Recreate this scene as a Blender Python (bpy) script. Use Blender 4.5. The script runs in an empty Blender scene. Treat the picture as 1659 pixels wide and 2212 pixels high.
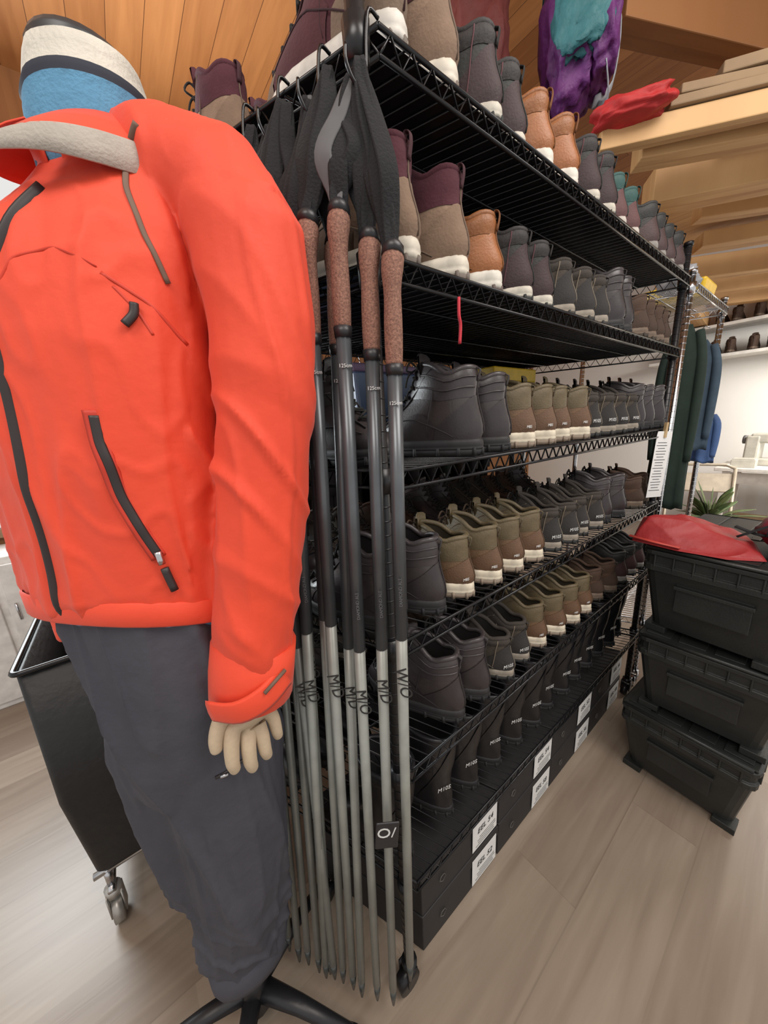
import bpy, math, random
import numpy as np
from mathutils import Vector, Matrix, noise, Euler
from mathutils.bvhtree import BVHTree
random.seed(4)
scn=bpy.context.scene
scn.view_settings.view_transform='Standard'
COL=scn.collection
# ---------------------------------------------------------------- materials
MATS={}
def mat(name,col,rough=0.6,metal=0.0,col2=None,scale=20,bump=0.0,bscale=80,sheen=0,coat=0,stretch=(1,1,1),trans=0,emit=0,bdist=.01):
    if name in MATS: return MATS[name]
    m=bpy.data.materials.new(name); m.use_nodes=True
    nt=m.node_tree; b=nt.nodes['Principled BSDF']
    b.inputs['Roughness'].default_value=rough; b.inputs['Metallic'].default_value=metal
    tc=nt.nodes.new('ShaderNodeTexCoord'); mp=nt.nodes.new('ShaderNodeMapping'); mp.inputs['Scale'].default_value=stretch
    nt.links.new(tc.outputs['Object'],mp.inputs['Vector'])
    n=nt.nodes.new('ShaderNodeTexNoise'); n.inputs['Scale'].default_value=scale; n.inputs['Detail'].default_value=4
    nt.links.new(mp.outputs[0],n.inputs['Vector'])
    cr=nt.nodes.new('ShaderNodeValToRGB')
    c2=col2 if col2 else tuple(c*0.8 for c in col)
    cr.color_ramp.elements[0].position=0.32; cr.color_ramp.elements[1].position=0.68
    cr.color_ramp.elements[0].color=(*c2,1); cr.color_ramp.elements[1].color=(*col,1)
    nt.links.new(n.outputs['Fac'],cr.inputs[0]); nt.links.new(cr.outputs[0],b.inputs['Base Color'])
    if bump:
        n2=nt.nodes.new('ShaderNodeTexNoise'); n2.inputs['Scale'].default_value=bscale; n2.inputs['Detail'].default_value=5
        nt.links.new(mp.outputs[0],n2.inputs['Vector'])
        bp=nt.nodes.new('ShaderNodeBump'); bp.inputs['Strength'].default_value=bump; bp.inputs['Distance'].default_value=bdist
        nt.links.new(n2.outputs['Fac'],bp.inputs['Height']); nt.links.new(bp.outputs[0],b.inputs['Normal'])
    if sheen: b.inputs['Sheen Weight'].default_value=sheen
    if coat: b.inputs['Coat Weight'].default_value=coat
    if trans: b.inputs['Transmission Weight'].default_value=trans
    if emit:
        nt.links.new(cr.outputs[0],b.inputs['Emission Color']); b.inputs['Emission Strength'].default_value=emit
    MATS[name]=m; return m
def plank_mat(name,across,along,width,length,c1,c2,seam,rough=0.5,grain=0.5,rotz=0,knots=False):
    m=bpy.data.materials.new(name); m.use_nodes=True; nt=m.node_tree; L=nt.links; N=nt.nodes
    b=N['Principled BSDF']; b.inputs['Roughness'].default_value=rough
    tc=N.new('ShaderNodeTexCoord'); mp=N.new('ShaderNodeMapping'); mp.inputs['Rotation'].default_value=(0,0,rotz)
    L.new(tc.outputs['Object'],mp.inputs['Vector'])
    sp=N.new('ShaderNodeSeparateXYZ'); L.new(mp.outputs[0],sp.inputs[0])
    def mth(op,a,bb=None):
        n=N.new('ShaderNodeMath'); n.operation=op
        if isinstance(a,(int,float)): n.inputs[0].default_value=a
        else: L.new(a,n.inputs[0])
        if bb is not None:
            if isinstance(bb,(int,float)): n.inputs[1].default_value=bb
            else: L.new(bb,n.inputs[1])
        return n.outputs[0]
    a=mth('DIVIDE',sp.outputs[across],width); fl=mth('FLOOR',a); fr=mth('FRACT',a)
    off=mth('MULTIPLY',fl,0.37); l=mth('ADD',mth('DIVIDE',sp.outputs[along],length),off); fll=mth('FLOOR',l); frl=mth('FRACT',l)
    wn=N.new('ShaderNodeTexWhiteNoise'); wn.noise_dimensions='2D'
    cb=N.new('ShaderNodeCombineXYZ'); L.new(fl,cb.inputs[0]); L.new(fll,cb.inputs[1]); L.new(cb.outputs[0],wn.inputs['Vector'])
    cg=N.new('ShaderNodeCombineXYZ')
    L.new(mth('MULTIPLY',sp.outputs[across],28.0),cg.inputs[0]); L.new(mth('MULTIPLY',sp.outputs[along],2.2),cg.inputs[1]); L.new(mth('MULTIPLY',wn.outputs[0],30.0),cg.inputs[2])
    ng=N.new('ShaderNodeTexNoise'); ng.inputs['Scale'].default_value=1.0; ng.inputs['Detail'].default_value=6; ng.inputs['Distortion'].default_value=0.6
    L.new(cg.outputs[0],ng.inputs['Vector'])
    g=mth('MULTIPLY',mth('SUBTRACT',ng.outputs['Fac'],0.5),grain*2)
    f=mth('ADD',mth('MULTIPLY',wn.outputs[0],0.7),g)
    cl=N.new('ShaderNodeClamp'); L.new(f,cl.inputs[0])
    mx=N.new('ShaderNodeMix'); mx.data_type='RGBA'; L.new(cl.outputs[0],mx.inputs['Factor'])
    mx.inputs['A'].default_value=(*c1,1); mx.inputs['B'].default_value=(*c2,1)
    e=mth('MAXIMUM',mth('LESS_THAN',fr,0.02),mth('LESS_THAN',frl,0.002/ max(length,0.1)*1.5))
    mx2=N.new('ShaderNodeMix'); mx2.data_type='RGBA'; L.new(mth('MULTIPLY',e,seam),mx2.inputs['Factor'])
    L.new(mx.outputs['Result'],mx2.inputs['A']); mx2.inputs['B'].default_value=(c1[0]*.25,c1[1]*.22,c1[2]*.2,1)
    last=mx2.outputs['Result']
    if knots:
        vo=N.new('ShaderNodeTexVoronoi'); vo.inputs['Scale'].default_value=2.6
        sc=N.new('ShaderNodeCombineXYZ'); L.new(mth('MULTIPLY',sp.outputs[across],1.6),sc.inputs[0]); L.new(sp.outputs[along],sc.inputs[1]); L.new(mth('MULTIPLY',sp.outputs[2],.4),sc.inputs[2])
        L.new(sc.outputs[0],vo.inputs['Vector'])
        k=mth('LESS_THAN',vo.outputs['Distance'],0.05)
        mx3=N.new('ShaderNodeMix'); mx3.data_type='RGBA'; L.new(mth('MULTIPLY',k,0.75),mx3.inputs['Factor']); L.new(last,mx3.inputs['A']); mx3.inputs['B'].default_value=(c1[0]*.3,c1[1]*.22,c1[2]*.2,1)
        last=mx3.outputs['Result']
    L.new(last,b.inputs['Base Color'])
    bp=N.new('ShaderNodeBump'); bp.inputs['Strength'].default_value=0.2; bp.inputs['Distance'].default_value=0.002; L.new(ng.outputs['Fac'],bp.inputs['Height']); L.new(bp.outputs[0],b.inputs['Normal'])
    return m
BLK=mat('black_gloss_wire',(.012,.012,.014),.25,.3)
BLKM=mat('black_post',(.014,.014,.016),.35,.2)
LINER=mat('black_liner',(.008,.008,.009),.3)
CHROME=mat('chrome',(.6,.6,.62),.2,1.0)
RUB=mat('black_rubber',(.014,.014,.017),.42,bump=.05)
FAB=mat('black_strap_fabric',(.012,.012,.014),.95,bump=.3,bscale=300)
WHITE=mat('white_paint_mark',(.70,.70,.69),.6)
PAPER=mat('white_paper',(.8,.8,.79),.7,col2=(.76,.76,.75))
INK=mat('black_ink',(.02,.02,.02),.6)
# ---------------------------------------------------------------- mesh builder
class MB:
    def __init__(s): s.v=[];s.f=[];s.m=[]
    def rings(s,R,closed=True,capb=True,capt=True,mi=0):
        base=len(s.v); n=len(R[0])
        for r in R: s.v+= [tuple(p) for p in r]
        for i in range(len(R)-1):
            for j in range(n if closed else n-1):
                k=(j+1)%n
                s.f.append((base+i*n+j,base+i*n+k,base+(i+1)*n+k,base+(i+1)*n+j)); s.m.append(mi if isinstance(mi,int) else mi[i])
        if closed and capb: s.f.append(tuple(base+j for j in reversed(range(n)))); s.m.append(mi if isinstance(mi,int) else mi[0])
        if closed and capt: s.f.append(tuple(base+(len(R)-1)*n+j for j in range(n))); s.m.append(mi if isinstance(mi,int) else mi[-1])
    def tube(s,P,r,n=6,mi=0,cap=True,flat=1.0,up=None,close=False):
        P=[Vector(p) for p in P]; 
        if close: P=P+[P[0]]
        rs=r if isinstance(r,(list,tuple)) else [r]*len(P)
        T=[]
        for i in range(len(P)):
            a=P[max(0,i-1)];b=P[min(len(P)-1,i+1)]
            t=(b-a); T.append(t.normalized() if t.length>1e-9 else Vector((0,0,1)))
        u=Vector(up) if up else (Vector((0,0,1)) if abs(T[0].z)<.9 else Vector((0,1,0)))
        R=[]
        for i,p in enumerate(P):
            u=(u-T[i]*u.dot(T[i])).normalized(); w=T[i].cross(u)
            R.append([p+(w*math.cos(2*math.pi*k/n)+u*math.sin(2*math.pi*k/n)*flat)*rs[i] for k in range(n)])
        s.rings(R,True,cap,cap,mi)
    def box(s,c,d,rot=None,mi=0,taper=1.0):
        base=len(s.v); M=rot if rot is not None else Matrix.Identity(3)
        for z in (-1,1):
            t=1.0 if z>0 else taper
            for x,y in ((-1,-1),(1,-1),(1,1),(-1,1)):
                s.v.append(tuple(Vector(c)+M@Vector((x*d[0]/2*t,y*d[1]/2*t,z*d[2]/2))))
        for f in ((3,2,1,0),(4,5,6,7),(0,1,5,4),(1,2,6,5),(2,3,7,6),(3,0,4,7)):
            s.f.append(tuple(base+i for i in f)); s.m.append(mi)
    def mesh(s,name,mats,smooth=True,bevel=0):
        me=bpy.data.meshes.new(name); me.from_pydata(s.v,[],s.f)
        for m in mats: me.materials.append(m)
        me.polygons.foreach_set('material_index',s.m)
        me.polygons.foreach_set('use_smooth',[smooth]*len(s.f)); me.update()
        return me
    def obj(s,name,mats,parent=None,smooth=True,**k):
        if not isinstance(mats,(list,tuple)): mats=[mats]
        return addobj(name,s.mesh(name,mats,smooth),parent,**k)
def addobj(name,me,parent=None,label=None,category=None,kind=None,group=None,bevel=0,autos=False):
    o=bpy.data.objects.new(name,me); COL.objects.link(o)
    if parent is not None: o.parent=parent
    if label: o['label']=label
    if category: o['category']=category
    if kind: o['kind']=kind
    if group: o['group']=group
    if bevel:
        b=o.modifiers.new('bevel','BEVEL'); b.width=bevel; b.segments=2; b.limit_method='ANGLE'
    return o
def empty(name,loc=(0,0,0),rot=0,label=None,category=None,group=None,parent=None):
    o=bpy.data.objects.new(name,None); o.empty_display_size=.05; o.location=loc; o.rotation_euler=(0,0,rot); COL.objects.link(o)
    if label:o['label']=label
    if category:o['category']=category
    if group:o['group']=group
    if parent: o.parent=parent
    return o
def evalmesh(o,name):
    dg=bpy.context.evaluated_depsgraph_get(); dg.update()
    me=bpy.data.meshes.new_from_object(o.evaluated_get(dg)); me.name=name
    bpy.data.objects.remove(o,do_unlink=True)
    return me
def spline(P,n=6):
    P=[Vector(q) for q in P]; out=[]
    Q=[P[0]]+P+[P[-1]]
    for i in range(1,len(Q)-2):
        for j in range(n):
            t=j/n; a,b_,c_,d_=Q[i-1],Q[i],Q[i+1],Q[i+2]
            out.append(.5*((2*b_)+(c_-a)*t+(2*a-5*b_+4*c_-d_)*t*t+(-a+3*b_-3*c_+d_)*t**3))
    out.append(P[-1]); return out
TXT={}
def text_mesh(s,size,m,slant=0):
    k=(s,size,m.name)
    if k in TXT: return TXT[k]
    c=bpy.data.curves.new('txt','FONT'); c.body=s; c.size=size; c.extrude=.0003; c.align_x='CENTER'; c.align_y='CENTER'; c.shear=slant; c.resolution_u=3
    o=bpy.data.objects.new('txt',c); COL.objects.link(o); me=evalmesh(o,'lettering'); me.materials.clear(); me.materials.append(m); TXT[k]=me; return me
def skinned(name,verts,edges,rads,m,sub=2):
    me=bpy.data.meshes.new(name); me.from_pydata(verts,edges,[]); o=bpy.data.objects.new(name,me); COL.objects.link(o)
    sk=o.modifiers.new('s','SKIN'); 
    for i,r in enumerate(rads): me.skin_vertices[0].data[i].radius=(r,r) if not isinstance(r,tuple) else r
    me.skin_vertices[0].data[0].use_root=True
    sk.branch_smoothing=.6
    s=o.modifiers.new('d','SUBSURF'); s.levels=sub; s.render_levels=sub
    r=evalmesh(o,name); r.materials.clear(); r.materials.append(m)
    r.polygons.foreach_set('use_smooth',[True]*len(r.polygons)); return r
# ---------------------------------------------------------------- camera
p=[-0.3474,-0.4321,1.4224,0.9257,-0.2472,-0.0572,732.3]
yaw,pit,rol=p[3:6]
f=Vector((math.cos(pit)*math.cos(yaw),math.cos(pit)*math.sin(yaw),math.sin(pit)))
r=Vector((math.sin(yaw),-math.cos(yaw),0)); u=r.cross(f)
r2=r*math.cos(rol)+u*math.sin(rol); u2=-r*math.sin(rol)+u*math.cos(rol)
cd=bpy.data.cameras.new('camera'); cam=bpy.data.objects.new('camera',cd); COL.objects.link(cam); scn.camera=cam
cam.matrix_world=Matrix(((r2.x,u2.x,-f.x,p[0]),(r2.y,u2.y,-f.y,p[1]),(r2.z,u2.z,-f.z,p[2]),(0,0,0,1)))
cd.sensor_fit='VERTICAL'; cd.sensor_height=36; cd.lens=36*p[6]/2212; cd.clip_start=.02
# ---------------------------------------------------------------- room
FLOORM=plank_mat('vinyl_plank_floor',1,0,.19,1.25,(.225,.172,.130),(.36,.292,.228),.15,.33,.7)
CEILM=plank_mat('pine_ceiling_boards',0,1,.15,4.0,(.26,.098,.030),(.47,.21,.075),.9,.5,.5,knots=True)
WALLM=mat('white_wall_paint',(.80,.78,.74),.8,col2=(.78,.76,.72),scale=3)
PINE=plank_mat('pine_timber',0,1,.6,6,(.42,.21,.075),(.68,.43,.20),.0,.6,.8,knots=True)
PINED=plank_mat('dark_pine_timber',0,1,.6,6,(.22,.09,.032),(.36,.16,.055),.0,.55,.6,knots=True)
b=MB(); b.box((1.25,.05,-.05),(7.5,5.1,.1)); b.obj('floor',FLOORM,smooth=False,kind='structure',label='grey-brown wood-look vinyl plank floor')
b=MB(); b.box((1.25,.05,3.45),(7.5,5.1,.1)); b.obj('ceiling',CEILM,smooth=False,kind='structure',label='orange pine board ceiling')
b=MB(); b.box((5.05,.05,1.7),(.1,5.1,3.4)); b.obj('wall_far',WALLM,smooth=False,kind='structure',label='white painted wall')
b=MB()
y0=2.65
b.box((-2.2,y0,1.7),(.6,.1,3.4)); b.box((2.315,y0,1.7),(5.37,.1,3.4)); b.box((-1.135,y0,.45),(1.53,.1,.9)); b.box((-1.135,y0,3.25),(1.53,.1,.3))
b.obj('wall_left',PINED,smooth=False,kind='structure',label='pine clad wall with a window opening')
b=MB(); W=mat('window_frame_paint',(.35,.22,.12),.5)
for x in (-1.88,-1.13,-.39): b.box((x,y0-.05,2.0),(.05,.08,2.2))
for z in (.92,2.0,3.08): b.box((-1.135,y0-.05,z),(1.53,.08,.05))
b.obj('window_1',W,smooth=False,kind='structure',label='wooden framed window')
e=empty('cabinet',(-1.0,2.36,0),0,'low white cabinet under the window','cabinet')
CW=mat('cabinet_white',(.88,.87,.84),.5)
b=MB(); b.box((0,0,.43),(1.0,.36,.86)); b.obj('cabinet_body',CW,e,smooth=False,bevel=.005)
for sx in(-.25,.25):
    b=MB(); b.box((sx,-.19,.43),(.47,.018,.78)); dr=b.obj('door',CW,e,smooth=False,bevel=.004)
    b=MB(); b.tube([(sx*.2,-.205,.50),(sx*.2,-.215,.60)],.006,8); b.obj('handle',CHROME,dr)
# ---------------------------------------------------------------- wire shelving
SK=.42; D=.60; L=1.515
Z=[1.88,1.6275,1.3188,.9967,.6815,.3437]
def T(x,y): return (x-SK*y,y)
def wire_shelf(x0,x1,z,m,liner=False,fine=True):
    b=MB()
    def seg(xa,ya,xb,yb,za,zb,r,n=5):
        A=T(xa,ya);B=T(xb,yb); b.tube([(A[0],A[1],za),(B[0],B[1],zb)],r,n)
    for zz,rr in ((z+.03,.0035),(z,.0032)):
        seg(x0,0,x1,0,zz,zz,rr,6);seg(x0,D,x1,D,zz,zz,rr,6);seg(x0,0,x0,D,zz,zz,rr,6);seg(x1,0,x1,D,zz,zz,rr,6)
    def zig(xa,ya,xb,yb):
        A=T(xa,ya);B=T(xb,yb); ln=math.hypot(B[0]-A[0],B[1]-A[1]); n=int(ln/.019)
        pts=[(A[0]+(B[0]-A[0])*i/n,A[1]+(B[1]-A[1])*i/n,z+(.03 if i%2 else 0)) for i in range(n+1)]
        b.tube(pts,.0021,4)
    zig(x0,0,x1,0);zig(x0,D,x1,D);zig(x0,0,x0,D);zig(x1,0,x1,D)
    n=int((x1-x0)/.026)
    for i in range(n+1):
        x=x0+(x1-x0)*i/n; seg(x,0,x,D,z+.0315,z+.0315,.0017,4)
    for y in (D*.25,D*.5,D*.75):
        seg(x0,y,x1,y,z+.027,z+.027,.0028,5)
    return b
def shelving(name,x0,x1,levels,m,pm,label,zb=.09,topx=.07):
    root=empty(name,(0,0,0),0,label,'shelving unit')
    for z in levels:
        wire_shelf(x0+.012,x1-.012,z,m).obj('wire_shelf',m,root)
    for (x,y) in ((x0,.02),(x1,.02),(x0,D-.02),(x1,D-.02)):
        X,Y=T(x,y); b=MB()
        top=levels[0]+topx
        b.tube([(X,Y,zb),(X,Y,top)],.0127,14)
        zz=zb
        while zz<top: 
            b.tube([(X,Y,zz-.0012),(X,Y,zz+.0012)],.0132,14); zz+=.025
        b.tube([(X,Y,top),(X,Y,top+.012)],.0155,14)
        for z in levels: b.tube([(X,Y,z-.006),(X,Y,z+.036)],[.0165,.0185],14)
        b.obj('post',pm,root)
        b=MB(); b.tube([(X,Y,.09),(X,Y,.075)],.02,12); b.tube([(X-.01,Y-.014,.031),(X-.01,Y+.014,.031)],.031,20)
        b.box((X-.005,Y-.018,.055),(.03,.004,.05)); b.box((X-.005,Y+.018,.055),(.03,.004,.05)); b.obj('caster',pm,root)
    return root
unit=shelving('wire_shelving_unit',0.0,L,Z,BLK,BLKM,'tall black wire shelving unit filled with rental boots',topx=.14)
for z in Z[:2]:
    b=MB(); A=[T(.02,.01),T(L-.02,.01),T(L-.02,D-.01),T(.02,D-.01)]
    b.rings([[(a[0],a[1],z+.0335) for a in A],[(a[0],a[1],z+.0350) for a in A]]); b.obj('shelf_liner',LINER,unit,smooth=False,label='black plastic shelf liner')
unit2=shelving('wire_shelving_unit',1.62,2.25,[1.88,.35],CHROME,CHROME,'chrome wire shelving unit with hanging clothes')
# ---------------------------------------------------------------- shoes
def interp(x,xs,ys):
    return float(np.interp(x,xs,ys))
def sm(a,b_,x):
    t=min(1,max(0,(x-a)/(b_-a))); return t*t*(3-2*t)
KINDS={
 'taupe':dict(name='hiking_boot',H=.160,tilt=.022,up=(.29,.195,.135),up2=(.20,.13,.09),band=(.080,.020,.030),bh=.108,sole=(.70,.64,.54),out=(.16,.13,.11),st=.034,heel=(.22,.145,.10),side=(.25,.17,.12),label='taupe suede hiking boot with burgundy collar and cream sole',rough=.95),
 'wine':dict(name='hiking_boot',H=.160,tilt=.022,up=(.085,.022,.030),up2=(.060,.018,.024),band=(.075,.018,.026),bh=.112,sole=(.70,.66,.60),out=(.16,.13,.11),st=.034,heel=(.20,.14,.10),side=(.085,.026,.032),label='burgundy suede hiking boot with cream sole',rough=.95),
 'tan':dict(name='hiking_boot',H=.135,tilt=.022,up=(.38,.14,.038),up2=(.28,.095,.026),band=(.27,.095,.025),bh=.10,sole=(.74,.70,.62),out=(.12,.09,.08),st=.036,heel=(.32,.11,.030),side=(.34,.12,.033),label='tan leather hiking boot with cream sole',rough=.5),
 'mixed':dict(name='hiking_boot',H=.142,tilt=.030,up=(.020,.027,.024),up2=(.028,.022,.022),band=(.026,.022,.022),bh=.112,sole=(.58,.54,.46),out=(.02,.022,.022),st=.028,heel=(.035,.016,.018),strip=(.11,.04,.048),side=(.030,.020,.020),label='dark green and burgundy hiking boot with pale sole',rough=.7),
 'grey':dict(name='hiking_shoe',H=.132,tilt=.032,up=(.075,.060,.046),up2=(.045,.036,.029),band=(.045,.036,.03),bh=.108,sole=(.30,.26,.21),out=(.03,.03,.03),st=.026,heel=(.030,.027,.026),strip=(.20,.16,.115),side=(.045,.038,.032),label='grey-brown suede hiking shoe with heel marking',rough=.85,mark='M105'),
 'olive':dict(name='ankle_boot',H=.145,tilt=.018,up=(.17,.095,.048),up2=(.12,.070,.036),band=(.130,.098,.052),bh=.090,sole=(.74,.66,.52),out=(.28,.22,.17),st=.032,heel=(.13,.068,.036),side=(.15,.085,.044),label='brown and olive ankle boot with cream sole',rough=.55,mark='M85'),
 'leather':dict(name='leather_boot',H=.165,tilt=.016,up=(.050,.040,.041),up2=(.038,.030,.030),band=(.056,.047,.050),bh=.110,sole=(.022,.021,.023),out=(.018,.018,.02),st=.028,heel=(.038,.031,.033),side=(.040,.033,.035),label='dark brown leather hiking boot with dark sole',rough=.36),
 'teal':dict(name='hiking_boot',H=.135,tilt=.022,up=(.05,.10,.09),up2=(.035,.075,.07),band=(.030,.088,.080),bh=.10,sole=(.55,.50,.45),out=(.10,.05,.05),st=.030,heel=(.11,.045,.045),side=(.06,.05,.05),label='teal hiking boot with pale sole',rough=.7),
 'black':dict(name='hiking_boot',H=.14,tilt=.022,up=(.018,.018,.018),up2=(.03,.025,.022),band=(.02,.02,.02),bh=.10,sole=(.30,.28,.26),out=(.02,.02,.02),st=.028,heel=(.06,.03,.03),side=(.03,.022,.022),label='black hiking boot with grey sole',rough=.6),
 'brown':dict(name='ankle_boot',H=.13,tilt=.018,up=(.09,.046,.026),up2=(.06,.032,.020),band=(.07,.038,.024),bh=.085,sole=(.17,.12,.085),out=(.05,.04,.03),st=.028,heel=(.06,.034,.022),side=(.07,.038,.024),label='brown suede boot with brown sole',rough=.8),
 'rubber':dict(name='rubber_boot',H=.265,tilt=.0,up=(.012,.012,.014),up2=(.010,.010,.012),band=(.014,.014,.017),bh=.235,sole=(.010,.010,.012),out=(.018,.018,.018),st=.024,heel=(.010,.010,.012),label='tall black rubber boot with white heel marking',rough=.33,mark='M10S'),
}
LEN=.262
def ptable(k):
    H=k['H']; st=k['st']
    if k['name']=='rubber_boot':
        hs=[st,st+.012,st+.027,st+.042,st+.057,st+.072,st+.095,.18,.265]
        yb=[.006,.003,.003,.006,.009,.011,.011,-.002,-.006]
        yf=[LEN-.012,LEN-.010,LEN-.022,.212,.178,.150,.125,.125,.135]
        w=[.041,.042,.041,.039,.037,.037,.039,.046,.05]
        return hs,yb,yf,w
    k2=(H-st)
    fr=[0,.09,.19,.30,.42,.54,.70,.90,1.0]
    hs=[st+k2*q for q in fr]
    yb=[.004,-.001,-.001,.002,.007,.011,.014,.012,.014]
    yf=[LEN-.012,LEN-.010,LEN-.020,.218,.190,.168,.148,.134,.129]
    w=[.041,.0440,.0436,.0416,.0392,.0370,.0352,.0350,.0332]
    return hs,yb,yf,w
def surf(k,tab,th,h,off=0):
    hs,YB,YF,W=tab
    yb=interp(h,hs,YB);yf=interp(h,hs,YF);w=interp(h,hs,W)
    s=(1-math.cos(th))/2
    low=min(1,max(0,(.105-h)/.06))
    prof=(1-low)+low*(.80+.24*sm(.25,.72,s)-.06*math.exp(-((s-.42)/.12)**2))
    if k['name']!='rubber_boot': prof*=1-.30*(1-low)*sm(.45,1,s)
    sn=math.sin(th)
    x=w*math.copysign(abs(sn)**.80,sn)*prof
    y=yb+(yf-yb)*s
    if low>0: x+= low*.006*sm(.4,1,s)
    tt=((h-hs[0])/(hs[-1]-hs[0]))**2
    z=h+tt*k['tilt']*(s-.2)*1.2
    if k['name']!='rubber_boot': z-=tt*.016*math.exp(-((s-.38)/.2)**2)
    if off:
        yc=(yb+yf)/2; d=Vector((x/ max(w,.01),(y-yc)/((yf-yb)/2),0))
        if d.length>1e-6: d.normalize()
        x+=d.x*off;y+=d.y*off
        if h>k['st']+.02 and h<.09 and s>.5: z+=off*.8
    return (x,y,z)
def shoe_parts(kn):
    k=KINDS[kn]; tab=ptable(k); hs=tab[0]; H=hs[-1]; N=32; parts=[]
    th=[2*math.pi*i/N for i in range(N)]
    bp_=.05 if kn in('leather','rubber') else .16
    c=lambda n,key,r=None,**kw: mat(kn+'_'+n,k[key],r or k['rough'],col2=k.get('up2') if key=='up' else None,scale=30,bump=bp_,bscale=260,**kw)
    lev=sorted(set([round(x,4) for x in np.linspace(hs[0]-.004,H,20)]))
    b=MB(); b.rings([[surf(k,tab,t,h) for t in th] for h in lev],True,True,False)
    parts.append(('upper',b.mesh('upper',[c('upper','up',coat=.2 if kn in('leather','rubber') else 0)]),None))
    dark=mat(kn+'_lining',tuple(x*.4+.006 for x in k['band']),.95)
    b=MB(); b.rings([[surf(k,tab,t,h,-.0065) for t in th] for h in np.linspace(H,.055,8)],True,False,True)
    parts.append(('lining',b.mesh('lining',[dark]),None))
    b=MB(); b.tube([surf(k,tab,t,H,-.0028) for t in th],.0060,8,close=True,cap=False)
    bandm=c('band','band')
    b.rings([[surf(k,tab,t,h,.0008+.0024*math.sin(math.pi*(h-k['bh'])/(H-k['bh']))) for t in th] for h in np.linspace(k['bh'],H-.001,8)],True,False,False)
    if kn=='leather':
        for i in (0.35,.7):
            hh=k['bh']+(H-k['bh'])*i; b.tube([surf(k,tab,t,hh,.0035) for t in th if t<2.4 or t>3.88],.0018,5,cap=False)
    parts.append(('collar',b.mesh('collar',[bandm]),None))
    def outl(off,z,toe=0): 
        R=[]
        for t in th:
            q=surf(k,tab,t,hs[0]+.002,off); s=(1-math.cos(t))/2
            R.append((q[0],q[1],z+toe*sm(.75,1,s)))
        return R
    st=k['st']; b=MB(); b.rings([outl(.002,.010,.010),outl(.0055,.013,.010),outl(.006,st*.55,.007),outl(.0048,st*.62,.006),outl(.0058,st*.68,.005),outl(.005,st-.002,.002),outl(.003,st+.004,.001),outl(-.006,st+.003)],True,True,True)
    parts.append(('midsole',b.mesh('midsole',[mat(kn+'_sole',k['sole'],.65,col2=tuple(x*.66 for x in k['sole']),scale=34)]),None))
    b=MB(); b.rings([outl(-.002,0,.009),outl(.003,.002,.009),outl(.005,.0115,.009),outl(.001,.0125,.009)],True,True,True)
    for i,t in enumerate(th):
        if i%2==0:
            q=surf(k,tab,t,hs[0]+.002,.0045); s=(1-math.cos(t))/2; 
            b.box((q[0],q[1],.008+.009*sm(.75,1,s)),(.005,.006,.015),Matrix.Rotation(math.atan2(q[1]-.13,q[0]),3,'Z'))
    parts.append(('outsole',b.mesh('outsole',[mat(kn+'_outsole',k['out'],.8)]),None))
    def patch(a0,a1,h0,h1,off,na=10,nh=5,shape=None):
        R=[]
        for i in range(nh+1):
            h=h0+(h1-h0)*i/nh; R.append([surf(k,tab,a0+(a1-a0)*j/na,(h if shape is None else h0+(h-h0)*shape(j/na)),off) for j in range(na+1)])
        return R
    b=MB(); top=min(k['bh']+.004,H-.02)
    b.rings(patch(-1.25,1.25,st,top,.0024,14,6,lambda x:.35+.65*math.sin(math.pi*x)**.8),False)
    parts.append(('heel_counter',b.mesh('heel_counter',[c('heel','heel')]),None))
    b=MB(); b.rings(patch(math.pi-.95,math.pi+.95,st,st+.030,.0018,14,5),False)
    parts.append(('toe_cap',b.mesh('toe_cap',[c('heel','heel')]),None))
    if 'side' in k:
        for sg in (1,-1):
            b=MB(); b.rings(patch(sg*1.32,sg*2.15,st,st+.055,.0022,10,6,lambda x:.45+.55*math.sin(math.pi*min(1,x*.8+.1))),False)
            if sg==1: b.f=[tuple(reversed(q)) for q in b.f]
            parts.append(('side_panel',b.mesh('side_panel',[c('side','side')]),None))
    if 'strip' in k:
        sm_=mat(kn+'_strip',k['strip'],.8)
        for sg in(1,-1):
            b=MB(); b.tube([surf(k,tab,sg*.95,st+.006+(H-st-.010)*i/9,.0034) for i in range(10)],.0013,5)
            parts.append(('heel_strip',b.mesh('heel_strip',[sm_]),None))
    if kn!='rubber':
        b=MB()
        for sg in (1,-1):
            b.tube([surf(k,tab,sg*(.9+1.5*i/10),st+.008+.035*math.sin(math.pi*i/10*.8),.0028) for i in range(11)],.0011,4)
            b.tube([surf(k,tab,sg*(1.35+.35*i/8),st+.01+(H-st-.03)*i/8,.0016) for i in range(9)],.0013,4)
            b.tube([surf(k,tab,sg*(1.9+.75*(i/8)**.7),H-.006-(H-st-.045)*i/8,.0018) for i in range(9)],.0016,4)
        b.tube([surf(k,tab,.0,st+.006+(H-st-.02)*i/8,.0030) for i in range(9)],.0015,4)
        parts.append(('seam_trim',b.mesh('seam_trim',[mat(kn+'_seam',tuple(x*.5 for x in k['up']) if kn!='grey' else (.16,.135,.105),.8)]),None))
        b=MB(); hh=np.linspace(hs[0]+.036,H-.008,7)
        P=[surf(k,tab,math.pi,h,.004) for h in hh]
        for i in range(len(P)):
            w=.020; y,z=P[i][1],P[i][2]+.003
            b.tube([(-w,y-.012,z-.003),(-w*.5,y-.001,z+.003),(0,y,z+.003),(w*.5,y-.001,z+.003),(w,y-.012,z-.003)],.0023,5)
            if i<len(P)-1:
                y2,z2=P[i+1][1],P[i+1][2]+.003
                for s_ in(1,-1): b.tube([(-w*s_,y-.011,z),(0,(y+y2)/2+.002,(z+z2)/2+.005),(w*s_,y2-.011,z2)],.0021,5)
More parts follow.
